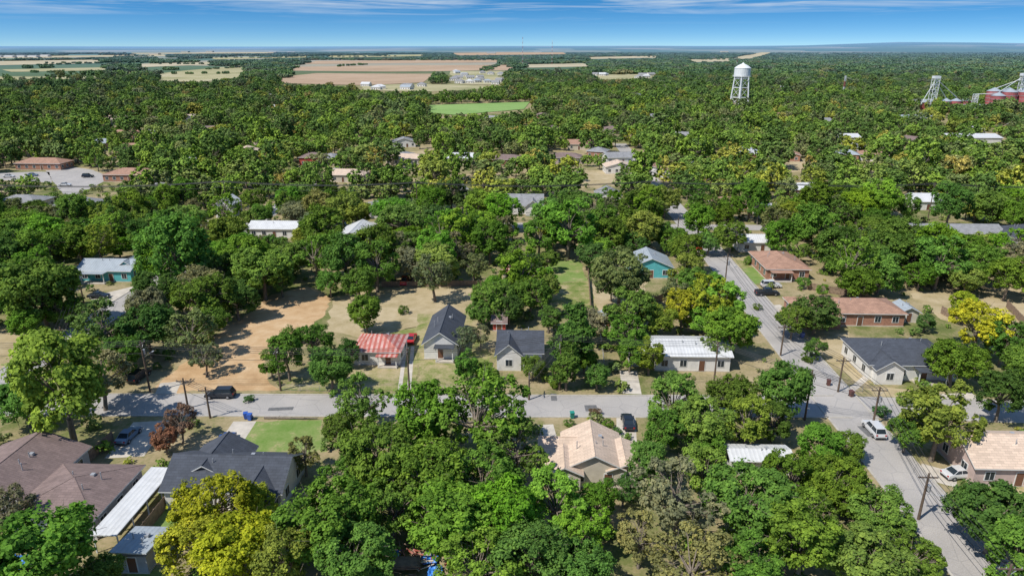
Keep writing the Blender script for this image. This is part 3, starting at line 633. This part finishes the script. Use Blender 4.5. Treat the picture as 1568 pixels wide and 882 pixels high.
# ---------------------------------------------------------------- trees
def tubes(segs,n=6):
    V=[];Fc=[]
    for p,q,r0,r1 in segs:
        d=(q-p).normalized(); a=d.orthogonal().normalized(); b_=d.cross(a); o=len(V)
        for c_,rr in((p,r0),(q,r1)):
            for i in range(n): t=2*math.pi*i/n; V.append(c_+a*math.cos(t)*rr+b_*math.sin(t)*rr)
        Fc+=[(o+i,o+(i+1)%n,o+n+(i+1)%n,o+n+i) for i in range(n)]
    return np.array([tuple(v) for v in V]),np.array(Fc)
def treemesh(name,seed,nl,ns,nlf,ls,crown=(4.1,4.1,2.9),zc=5.8,lobr=(1.1,1.9),lm='leaf',sparse=1.0,trunk=True,cone=False):
    r=np.random.default_rng(seed)
    cx=np.array(crown); L=[]
    tries=0
    while len(L)<nl and tries<4000:
        tries+=1
        d=r.normal(size=3); d/=np.linalg.norm(d); k=r.uniform(.35,1)**.5
        p=d*cx*k*np.array([1,1,1+.18*math.sin(3*math.atan2(d[1],d[0])+seed)]); p[:2]*=1+.18*math.sin(2*math.atan2(d[1],d[0])+seed*2)
        if p[2]<-cx[2]*.75: continue
        if cone: p[:2]*=max(.25,1-(p[2]+cx[2])/(2.1*cx[2]))*1.3
        rad=r.uniform(*lobr)*(0.75 if k>.85 else 1)
        if all(np.linalg.norm(p-q[0])>.55*(rad) for q in L): L.append((p,rad,r.uniform(0,1)))
    C=[];N=[];S=[];col=[]
    for p,rad,lc in L:
        lean=p/ (np.linalg.norm(p)+.01)
        for k in range(ns):
            d=r.normal(size=3)+lean*.7; d[2]+=.3; d/=np.linalg.norm(d)
            cc=p+d*rad*r.uniform(.65,1.12)
            sr=rad*r.uniform(.22,.42); m=max(3,int(nlf*r.uniform(.5,1.5)*sparse))
            e=r.normal(size=(m,3)); e/=np.linalg.norm(e,axis=1)[:,None]; rr=r.uniform(.3,1.15,size=(m,1))
            C.append(cc+e*rr*sr*np.array([1.15,1.15,.75])); N.append(e*.52+d*.5+np.array([-.12,-.1,.58])+r.normal(size=(m,3))*.4)
            S.append(r.uniform(.55,1.25,size=m)*ls); col.append(np.clip(.5+(lc-.5)*.42+r.normal()*.15+r.normal(size=m)*.15,0,1))
    C=np.concatenate(C);N=np.concatenate(N);S=np.concatenate(S);col=np.concatenate(col)
    C[:,2]+=zc; keep=C[:,2]>.25; C,N,S,col=C[keep],N[keep],S[keep],col[keep]
    N/=np.linalg.norm(N,axis=1)[:,None]
    T=np.cross(N,r.normal(size=N.shape)); T/=np.linalg.norm(T,axis=1)[:,None]; B=np.cross(N,T)
    a=S[:,None]*.5; b_=a*r.uniform(.5,.9,size=(len(S),1))
    q=np.stack([C-T*a,C-B*b_+T*a*.15,C+T*a,C+B*b_+N*a*.25],1).reshape(-1,3); nq=len(C)
    fidx=np.arange(nq*4).reshape(-1,4)
    tv=np.zeros((0,3)); tf=np.zeros((0,4),int)
    if trunk:
        segs=[]; z1=zc-crown[2]*.45
        base=Vector((0,0,0)); p1=Vector((r.normal()*.15,r.normal()*.15,z1*.55)); p2=Vector((r.normal()*.3,r.normal()*.3,z1))
        segs+=[(base,p1,.34,.27),(p1,p2,.27,.2)]
        for p,rad,_ in L:
            t=Vector(tuple(p))+Vector((0,0,zc)); mid=p2.lerp(t,.5)+Vector((r.normal()*.25,r.normal()*.25,-.25)); st=p1.lerp(p2,r.uniform(.3,1))
            segs+=[(st,mid,.12,.075),(mid,t,.075,.03)]
            if lm=='leaf':
                for _ in range(3): segs.append((mid.lerp(t,.6),t+Vector(tuple(r.normal(size=3)*rad*.75)),.04,.012))
        tv,tf=tubes(segs,6 if lm=='leaf' else 3)
    allv=np.concatenate([q,tv]) ; allf=np.concatenate([fidx,tf+len(q)]) if len(tf) else fidx
    me=bpy.data.meshes.new(name); me.vertices.add(len(allv)); me.vertices.foreach_set('co',allv.astype(np.float32).ravel())
    nf=len(allf); me.loops.add(nf*4); me.loops.foreach_set('vertex_index',allf.astype(np.int32).ravel())
    me.polygons.add(nf); me.polygons.foreach_set('loop_start',np.arange(0,nf*4,4,dtype=np.int32))
    me.materials.append(M[lm]); me.materials.append(M['bark'])
    mi=np.zeros(nf,np.int32); mi[nq:]=1; me.polygons.foreach_set('material_index',mi)
    me.update(calc_edges=True)
    at=me.attributes.new('lc','FLOAT','FACE'); cc=np.full(nf,.5,np.float32); cc[:nq]=col; at.data.foreach_set('value',cc)
    return me
near=[treemesh('oak',11,34,22,24,.38),treemesh('pecan',12,30,20,24,.38,(3.8,3.8,3.4),6.3,(1.0,1.8)),
      treemesh('elm',13,38,18,24,.36,(4.3,4.3,2.6),5.4,(.9,1.6)),treemesh('oak',14,28,24,25,.4,(4.0,4.0,3.0),5.7,(1.2,2.1)),
      treemesh('pecan',15,28,16,22,.37,(4.2,4.2,3.4),6.5,(.8,1.5),sparse=.8),treemesh('elm',16,34,22,24,.36,(3.8,4.2,3.2),5.9),
      treemesh('oak',21,44,16,24,.36,(4.5,4.2,3.0),5.8,(.8,1.5)),treemesh('pecan',22,24,26,24,.4,(3.7,4.0,3.8),6.8,(1.1,2.2))]
names=['oak_tree','pecan_tree','elm_tree','oak_tree','pecan_tree','elm_tree','oak_tree','pecan_tree']
tall=treemesh('cedar',17,34,20,26,.36,(2.9,2.9,5.2),6.6,(.9,1.4),cone=True)
shrub=[treemesh('shrub',18,16,18,24,.42,(3.9,3.9,2.7),2.9,(1.3,2.0),trunk=True),treemesh('shrub',19,14,18,24,.42,(3.6,3.9,2.4),2.5,(1.3,2.2))]
COL={'g':(.142,.255,.038),'b':(.175,.325,.034),'d':(.10,.185,.04),'y':(.37,.42,.035),'o':(.215,.235,.095),'r':(.25,.15,.08),'l':(.225,.31,.05)}
placed=[]
def tobj(name,me,x,y,s,sz,c):
    o=bpy.data.objects.new(name,me); scn.collection.objects.link(o); o.location=(x,y,0); o.rotation_euler=(0,0,random.uniform(0,6.28)); o.scale=(s*random.uniform(.92,1.08),s*random.uniform(.92,1.08),sz*random.uniform(.92,1.14))
    k=random.uniform(.82,1.16); hsh=random.uniform(.85,1.18); o.color=(c[0]*k*hsh,c[1]*k,c[2]*k*random.uniform(.8,1.4),1); placed.append((x,y,5*s)); return o
def tree(u,v,w,c='g',tallness=1.0,kind=None):
    z=5
    for _ in range(8):
        x,y=G(u,v,z); D_=depth(y,z); W=w*D_/F; s=W/10.6; z=5.8*s*tallness
    i=random.randrange(8) if kind is None else kind
    if c=='o' and kind is None: i=4
    if kind=='tall':
        s=W/6.2; 
        for _ in range(5): x,y=G(u,v,6.3*s)
        tobj('cedar_tree',tall,x,y,s,s,COL[c]); return
    if w*D_/F<3.6:
        s=W/9.5; x,y=G(u,v,2.7*s); tobj('shrub',random.choice(shrub),x,y,s,s,COL[c]); return
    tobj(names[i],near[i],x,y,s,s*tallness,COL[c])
T=[(60,850,190,'g'),(5,785,95,'o'),(150,880,80,'g'),(95,600,170,'l'),(150,575,110,'o'),(35,610,90,'g'),(275,650,62,'r'),(252,672,50,'r'),(325,775,120,'y'),(390,775,75,'y'),(300,830,110,'y'),(365,840,130,'y'),(466,700,62,'o'),
(500,790,165,'g'),(440,850,120,'l'),(555,620,95,'g'),(520,655,60,'g'),(580,690,150,'g'),(530,720,90,'g'),(730,630,180,'g'),(655,650,120,'b'),(650,720,150,'b'),(790,690,120,'g'),(740,730,140,'g'),(600,770,120,'g'),(690,790,150,'b'),(770,790,140,'b'),(850,770,115,'b'),(730,860,140,'b'),(545,850,130,'g'),(810,850,130,'g'),(890,815,100,'b'),(885,865,110,'g'),(915,775,70,'g'),
(1030,615,105,'g'),(1075,640,100,'l'),(1120,600,80,'g'),(1145,645,90,'l'),(1205,600,95,'g'),(1185,645,70,'d'),(1020,665,70,'g'),(1085,680,60,'g'),
(1040,770,140,'o'),(955,745,65,'d'),(992,720,80,'g'),(1150,765,150,'g'),(1080,730,90,'l'),(1210,730,100,'g'),(1230,830,140,'l'),(1060,860,150,'o'),(1150,870,130,'g'),(980,830,90,'o'),
(1255,690,85,'g'),(1285,740,110,'g'),(1350,780,105,'g'),(1330,850,140,'l'),(1400,850,90,'g'),(1250,790,80,'g'),(1300,680,60,'g'),
(1440,645,130,'l'),(1390,660,70,'g'),(1525,790,130,'d'),(1490,770,70,'d'),(1560,860,120,'g'),(1535,605,85,'d'),(1565,560,80,'g'),(1465,545,95,'g'),(1500,500,90,'y'),(1540,520,80,'g'),(1475,470,50,'y'),
(1250,475,75,'d'),(1215,490,60,'g'),(1250,532,38,'g'),(1120,505,90,'g'),(1095,535,50,'g'),(958,505,75,'g'),(995,545,60,'l'),(1005,485,70,'l'),(1045,480,60,'y'),(975,470,55,'g'),(965,545,50,'g'),
(895,550,45,'g'),(815,560,45,'g'),(915,575,45,'g'),(708,520,48,'o'),(715,562,55,'g'),(745,568,40,'g'),(755,455,70,'g'),(812,450,70,'g'),(735,480,45,'g'),(780,475,50,'d'),(840,485,50,'g'),(735,515,40,'o'),
(665,425,72,'o'),(700,385,60,'o'),(560,478,62,'g'),(440,550,68,'g'),(505,560,80,'d'),(480,520,62,'g'),(535,545,40,'d'),(415,560,40,'g'),
(290,515,80,'o'),(312,548,56,'o'),(160,505,105,'d'),(225,500,95,'d'),(185,540,80,'g'),(270,405,115,'g'),(400,405,105,'g'),(330,415,80,'g'),(240,450,85,'d'),(310,455,90,'g'),(360,455,70,'d'),(430,430,50,'g'),
(60,450,110,'g'),(15,460,90,'g'),(40,490,60,'g'),(95,475,60,'g'),(60,385,90,'g'),(20,400,80,'d'),(120,370,70,'g'),(480,390,80,'g'),(530,405,75,'g'),(575,405,80,'g'),(505,430,50,'g'),(600,375,65,'o'),(620,335,85,'l'),(550,430,60,'g'),(640,375,60,'g'),
(750,365,75,'g'),(870,345,100,'b'),(825,365,60,'g'),(930,355,70,'g'),(905,388,50,'d'),(795,385,50,'g'),(840,330,60,'g'),(937,440,42,'g'),(908,412,22,'d'),(985,400,38,'o'),(1050,420,62,'l'),(1035,450,50,'o'),(725,410,50,'o'),(810,405,45,'d'),
(1072,335,62,'b'),(1120,358,62,'g'),(1085,368,45,'g'),(1192,362,55,'g'),(1280,375,80,'d'),(1350,410,80,'g'),(1310,415,55,'g'),(1225,385,40,'g'),(1440,400,85,'g'),(1500,400,80,'g'),(1545,425,70,'g'),(1480,425,55,'l'),(1410,420,50,'g'),(1350,305,70,'b'),(1455,320,62,'g'),(1520,318,60,'g'),(1400,365,60,'d'),
(1417,492,34,'d'),(617,475,20,'d'),(910,630,20,'r'),(872,648,18,'d'),(884,660,20,'g'),(932,648,20,'g'),(945,660,18,'d'),(960,668,16,'g'),(905,645,16,'y'),(1100,600,30,'d'),(1350,630,26,'d'),(1385,612,30,'l'),(1420,606,26,'g'),(1240,548,24,'d'),(1410,585,20,'l'),(640,600,16,'g'),(380,610,18,'d'),(1160,470,16,'g'),(1145,400,18,'g'),(1230,430,24,'g'),(1260,445,24,'g'),(560,600,16,'g'),(850,590,18,'g'),(1500,555,30,'g')]
for t in T: tree(*t)
tree(880,515,62,'d',1,'tall'); tree(868,560,40,'d',1,'tall')
def inpoly(X,Y,poly):
    ins=np.zeros(len(X),bool); n=len(poly)
    for i in range(n):
        x0,y0=poly[i];x1,y1=poly[(i+1)%n]
        if y0==y1: continue
        c_=((Y<y0)!=(Y<y1))&(X<(x1-x0)*(Y-y0)/(y1-y0)+x0); ins^=c_
    return ins
boxes=np.array(houses)
def blocked(X,Y,Hh,R,zs=(0,.45,.85)):
    bad=np.zeros(len(X),bool)
    for z in zs:
        k=CH/(CH-Hh*z); XX,YY=X*k,Y*k
        for p in (clear+clear0 if z==0 else clear):
            a=np.array(p); mnx,mxx,mny,mxy=a[:,0].min(),a[:,0].max(),a[:,1].min(),a[:,1].max()
            m_=(XX>mnx)&(XX<mxx)&(YY>mny)&(YY<mxy)
            if m_.any():
                idx=np.where(m_)[0]; bad[idx]|=inpoly(XX[idx],YY[idx],p)
        for hx,hy,w,d,hh,cl in boxes:
            if cl==0: continue
            if z>cl: continue
            kk=CH/(CH-hh) if z>0 else 1
            m_=(np.abs(XX-hx*(1+kk)/2)<w/2+R*(.7 if z==0 else .1))&(YY>hy-d/2-R*.7)&(YY<hy*kk+d/2+R*(.5 if z==0 else .2)); bad|=m_
    return bad
def vnoise(X,Y,s,seed):
    r=np.random.default_rng(seed); g=r.random((256,256)); x=X/s+100.3;y=Y/s+50.7
    i=np.floor(x).astype(int);j=np.floor(y).astype(int);fx=x-i;fy=y-j; fx=fx*fx*(3-2*fx);fy=fy*fy*(3-2*fy)
    a=g[i%256,j%256];b_=g[(i+1)%256,j%256];c_=g[i%256,(j+1)%256];d_=g[(i+1)%256,(j+1)%256]
    return (a*(1-fx)+b_*fx)*(1-fy)+(c_*(1-fx)+d_*fx)*fy
def grid(y0,y1,sp,k=1.02,side=40):
    X,Y=np.meshgrid(np.arange(-y1*k-side,y1*k+side,sp),np.arange(y0,y1,sp)); X=X.ravel();Y=Y.ravel()
    X=X+rng.uniform(-.48,.48,len(X))*sp; Y=Y+rng.uniform(-.48,.48,len(Y))*sp
    m_=np.abs(X)<Y*k+side; return X[m_],Y[m_]
X,Y=grid(118,235,7.2,.85,15); Hh=rng.uniform(6.0,12.5,len(X)); R=Hh*.54
ok=~blocked(X,Y,Hh,R)
ok&=vnoise(X,Y,22,3)>.12
pl=np.array(placed)
for x,y,h,r in zip(X[ok],Y[ok],Hh[ok],R[ok]):
    if np.any(np.hypot(pl[:,0]-x,pl[:,1]-y)<pl[:,2]*.6+r*.45): continue
    i=random.randrange(8); s=r/5.3; c=random.choices('gbdylo',[6,3,2,.4,2.4,2])[0]
    tobj(names[i],near[i],x,y,s,s*random.uniform(.85,1.15),COL[c])
def protocol(name,meshes):
    col=bpy.data.collections.new(name)
    for i,me in enumerate(meshes):
        o=bpy.data.objects.new('%s_%02d'%(name,i),me); col.objects.link(o)
    return col
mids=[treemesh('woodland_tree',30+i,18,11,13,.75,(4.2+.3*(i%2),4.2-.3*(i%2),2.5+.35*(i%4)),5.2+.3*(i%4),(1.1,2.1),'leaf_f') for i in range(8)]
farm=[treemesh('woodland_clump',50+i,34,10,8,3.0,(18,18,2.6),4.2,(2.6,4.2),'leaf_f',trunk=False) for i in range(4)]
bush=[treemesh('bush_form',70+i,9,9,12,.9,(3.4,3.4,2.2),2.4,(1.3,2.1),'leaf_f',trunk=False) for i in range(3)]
def scatter(name,X,Y,S,SZ,col,npro):
    me=bpy.data.meshes.new(name); n=len(X); me.vertices.add(n)
    me.vertices.foreach_set('co',np.stack([X,Y,np.zeros(n)],1).astype(np.float32).ravel())
    a=me.attributes.new('scl','FLOAT_VECTOR','POINT'); a.data.foreach_set('vector',np.stack([S,S,SZ],1).astype(np.float32).ravel())
    a=me.attributes.new('rot','FLOAT_VECTOR','POINT'); a.data.foreach_set('vector',np.stack([X*0,X*0,rng.uniform(0,6.28,n)],1).astype(np.float32).ravel())
    a=me.attributes.new('idx','INT','POINT'); a.data.foreach_set('value',rng.integers(0,npro,n).astype(np.int32))
    o=bpy.data.objects.new(name,me); scn.collection.objects.link(o)
    ng=bpy.data.node_groups.new(name,'GeometryNodeTree')
    ng.interface.new_socket(name='Geometry',in_out='INPUT',socket_type='NodeSocketGeometry'); ng.interface.new_socket(name='Geometry',in_out='OUTPUT',socket_type='NodeSocketGeometry')
    gi=ng.nodes.new('NodeGroupInput');go=ng.nodes.new('NodeGroupOutput'); ip=ng.nodes.new('GeometryNodeInstanceOnPoints'); ci=ng.nodes.new('GeometryNodeCollectionInfo')
    ci.inputs['Collection'].default_value=col; ci.inputs['Separate Children'].default_value=True; ci.inputs['Reset Children'].default_value=True
    def na(nm,t): x_=ng.nodes.new('GeometryNodeInputNamedAttribute'); x_.data_type=t; x_.inputs['Name'].default_value=nm; return x_.outputs['Attribute']
    ip.inputs['Pick Instance'].default_value=True
    l=ng.links.new; l(gi.outputs[0],ip.inputs['Points']); l(ci.outputs[0],ip.inputs['Instance']); l(na('idx','INT'),ip.inputs['Instance Index']); l(na('rot','FLOAT_VECTOR'),ip.inputs['Rotation']); l(na('scl','FLOAT_VECTOR'),ip.inputs['Scale']); l(ip.outputs[0],go.inputs[0])
    md=o.modifiers.new('scatter','NODES'); md.node_group=ng; return o
pl=np.array(placed)
X,Y=grid(222,1250,9.2,.9,30); S=rng.uniform(.62,1.3,len(X))*np.where(rng.random(len(X))<.14,1.25,1); Hh=S*9.6; R=S*5
ok=~blocked(X,Y,Hh,R,(0,.45,.9)); ok&=(vnoise(X,Y,38,5)*.6+vnoise(X,Y,13,6)*.4)>.235
m_=Y<260
for i in np.where(m_&ok)[0]:
    if np.any(np.hypot(pl[:,0]-X[i],pl[:,1]-Y[i])<pl[:,2]*.6+R[i]*.5): ok[i]=False
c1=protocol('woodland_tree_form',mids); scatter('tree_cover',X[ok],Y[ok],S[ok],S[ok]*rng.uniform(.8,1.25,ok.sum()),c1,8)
X,Y=grid(1230,5200,34,.92); S=rng.uniform(.6,1.2,len(X))
ok=~blocked(X,Y,np.full(len(X),9.0),np.full(len(X),14.0),(0,.4,.7,1.0)); dens=vnoise(X,Y,420,9)*.6+vnoise(X,Y,140,10)*.4
dens+=np.where(X/Y>.12,.22,0); ok&=dens>.43
# hedgerow clumps crossing the farmland
hx=[];hy=[]
for k in range(44):
    x0=rng.uniform(-2600,800); y0=rng.uniform(1350,4200); a=rng.choice([0.05,1.5])+rng.normal()*.06; n_=int(rng.uniform(6,20))
    for j in range(n_): hx.append(x0+math.cos(a)*j*26+rng.normal()*6); hy.append(y0+math.sin(a)*j*26+rng.normal()*6)
hx=np.array(hx);hy=np.array(hy)
X=np.concatenate([X[ok],hx]);Y=np.concatenate([Y[ok],hy]);S=np.concatenate([S[ok],rng.uniform(.25,.5,len(hx))]); SZ=np.concatenate([rng.uniform(.75,1.1,int(ok.sum())),rng.uniform(.45,.7,len(hx))])
c2=protocol('woodland_clump_form',farm); scatter('distant_woodland',X,Y,S,SZ,c2,4)
# scrub between houses and trees
X,Y=grid(60,300,4.6,.85,12); S=rng.uniform(.10,.36,len(X))
keep=np.ones(len(X),bool)
for p in clear0+clear:
    a=np.array(p); 
    if a[:,1].min()<300: keep&=~(inpoly(X,Y,p)&(rng.random(len(X))<.985))
for hx_,hy_,w,d,hh,cl in boxes: keep&=~((np.abs(X-hx_)<w/2+1.5)&(np.abs(Y-hy_)<d/2+2.2))
keep&=~(np.abs(X-C0[0]-(Y-C0[1])*.034)<5)
keep&=~(np.abs(Y-yA)<5)
keep&=rng.random(len(X))<.55
c3=protocol('bush_form',bush); scatter('scrub_bushes',X[keep],Y[keep],S[keep],S[keep],c3,3)
# ---------------------------------------------------------------- light, sky, camera
Sd=Vector((-.74,-.52,1.22)).normalized()
el=math.asin(Sd.z); az=math.atan2(Sd.x,Sd.y)
sl=bpy.data.lights.new('sun','SUN'); sl.energy=5.0; sl.angle=math.radians(.5); sl.color=(1,.96,.89)
so=bpy.data.objects.new('sun',sl); scn.collection.objects.link(so); so.rotation_euler=Sd.to_track_quat('Z','Y').to_euler()
w=bpy.data.worlds.new('World'); scn.world=w; w.use_nodes=True; nt=w.node_tree; bg=nt.nodes['Background']; bg.inputs[1].default_value=.135
sky=nt.nodes.new('ShaderNodeTexSky'); sky.sky_type='NISHITA'; sky.sun_disc=False; sky.sun_elevation=el; sky.sun_rotation=az; sky.air_density=1.0; sky.dust_density=.3; sky.ozone_density=1.6
tc=nt.nodes.new('ShaderNodeTexCoord'); sp=nt.nodes.new('ShaderNodeSeparateXYZ'); nt.links.new(tc.outputs['Generated'],sp.inputs[0])
zz=math_(nt,'ADD',math_(nt,'MULTIPLY',math_(nt,'MAXIMUM',sp.outputs[2],0.0),3.4),.10)
cb=nt.nodes.new('ShaderNodeCombineXYZ'); nt.links.new(sp.outputs[0],cb.inputs[0]); nt.links.new(sp.outputs[1],cb.inputs[1]); nt.links.new(zz,cb.inputs[2])
nm=nt.nodes.new('ShaderNodeVectorMath'); nm.operation='NORMALIZE'; nt.links.new(cb.outputs[0],nm.inputs[0]); nt.links.new(nm.outputs[0],sky.inputs[0])
hs=nt.nodes.new('ShaderNodeHueSaturation'); hs.inputs['Saturation'].default_value=1.5; nt.links.new(sky.outputs[0],hs.inputs['Color'])
mp=nt.nodes.new('ShaderNodeMapping'); mp.inputs['Scale'].default_value=(3,3,70); mp.inputs['Rotation'].default_value=(0,.012,0); nt.links.new(tc.outputs['Generated'],mp.inputs[0])
cn=nt.nodes.new('ShaderNodeTexNoise'); cn.inputs['Scale'].default_value=1.3; cn.inputs['Detail'].default_value=6; cn.inputs['Roughness'].default_value=.62; cn.inputs['Distortion'].default_value=.6; nt.links.new(mp.outputs[0],cn.inputs['Vector'])
cf=ramp(nt,cn.outputs['Fac'],[(.46,0.0),(.68,1.0)]); zm=math_(nt,'MULTIPLY',math_(nt,'SUBTRACT',sp.outputs[2],.026),34,True)
ff=math_(nt,'MULTIPLY',math_(nt,'MULTIPLY',cf,zm),.65)
nt.links.new(mix(nt,ff,hs.outputs[0],(5.9,6.4,6.8)),bg.inputs[0])
cam=bpy.data.cameras.new('camera'); cam.sensor_width=36; cam.lens=36*F/1568; cam.clip_start=1; cam.clip_end=100000
co=bpy.data.objects.new('camera',cam); scn.collection.objects.link(co); co.location=(0,0,CH); co.rotation_euler=(math.pi/2-P,0,0); scn.camera=co
scn.view_settings.view_transform='Standard'; scn.view_settings.look='None'; scn.view_settings.exposure=0
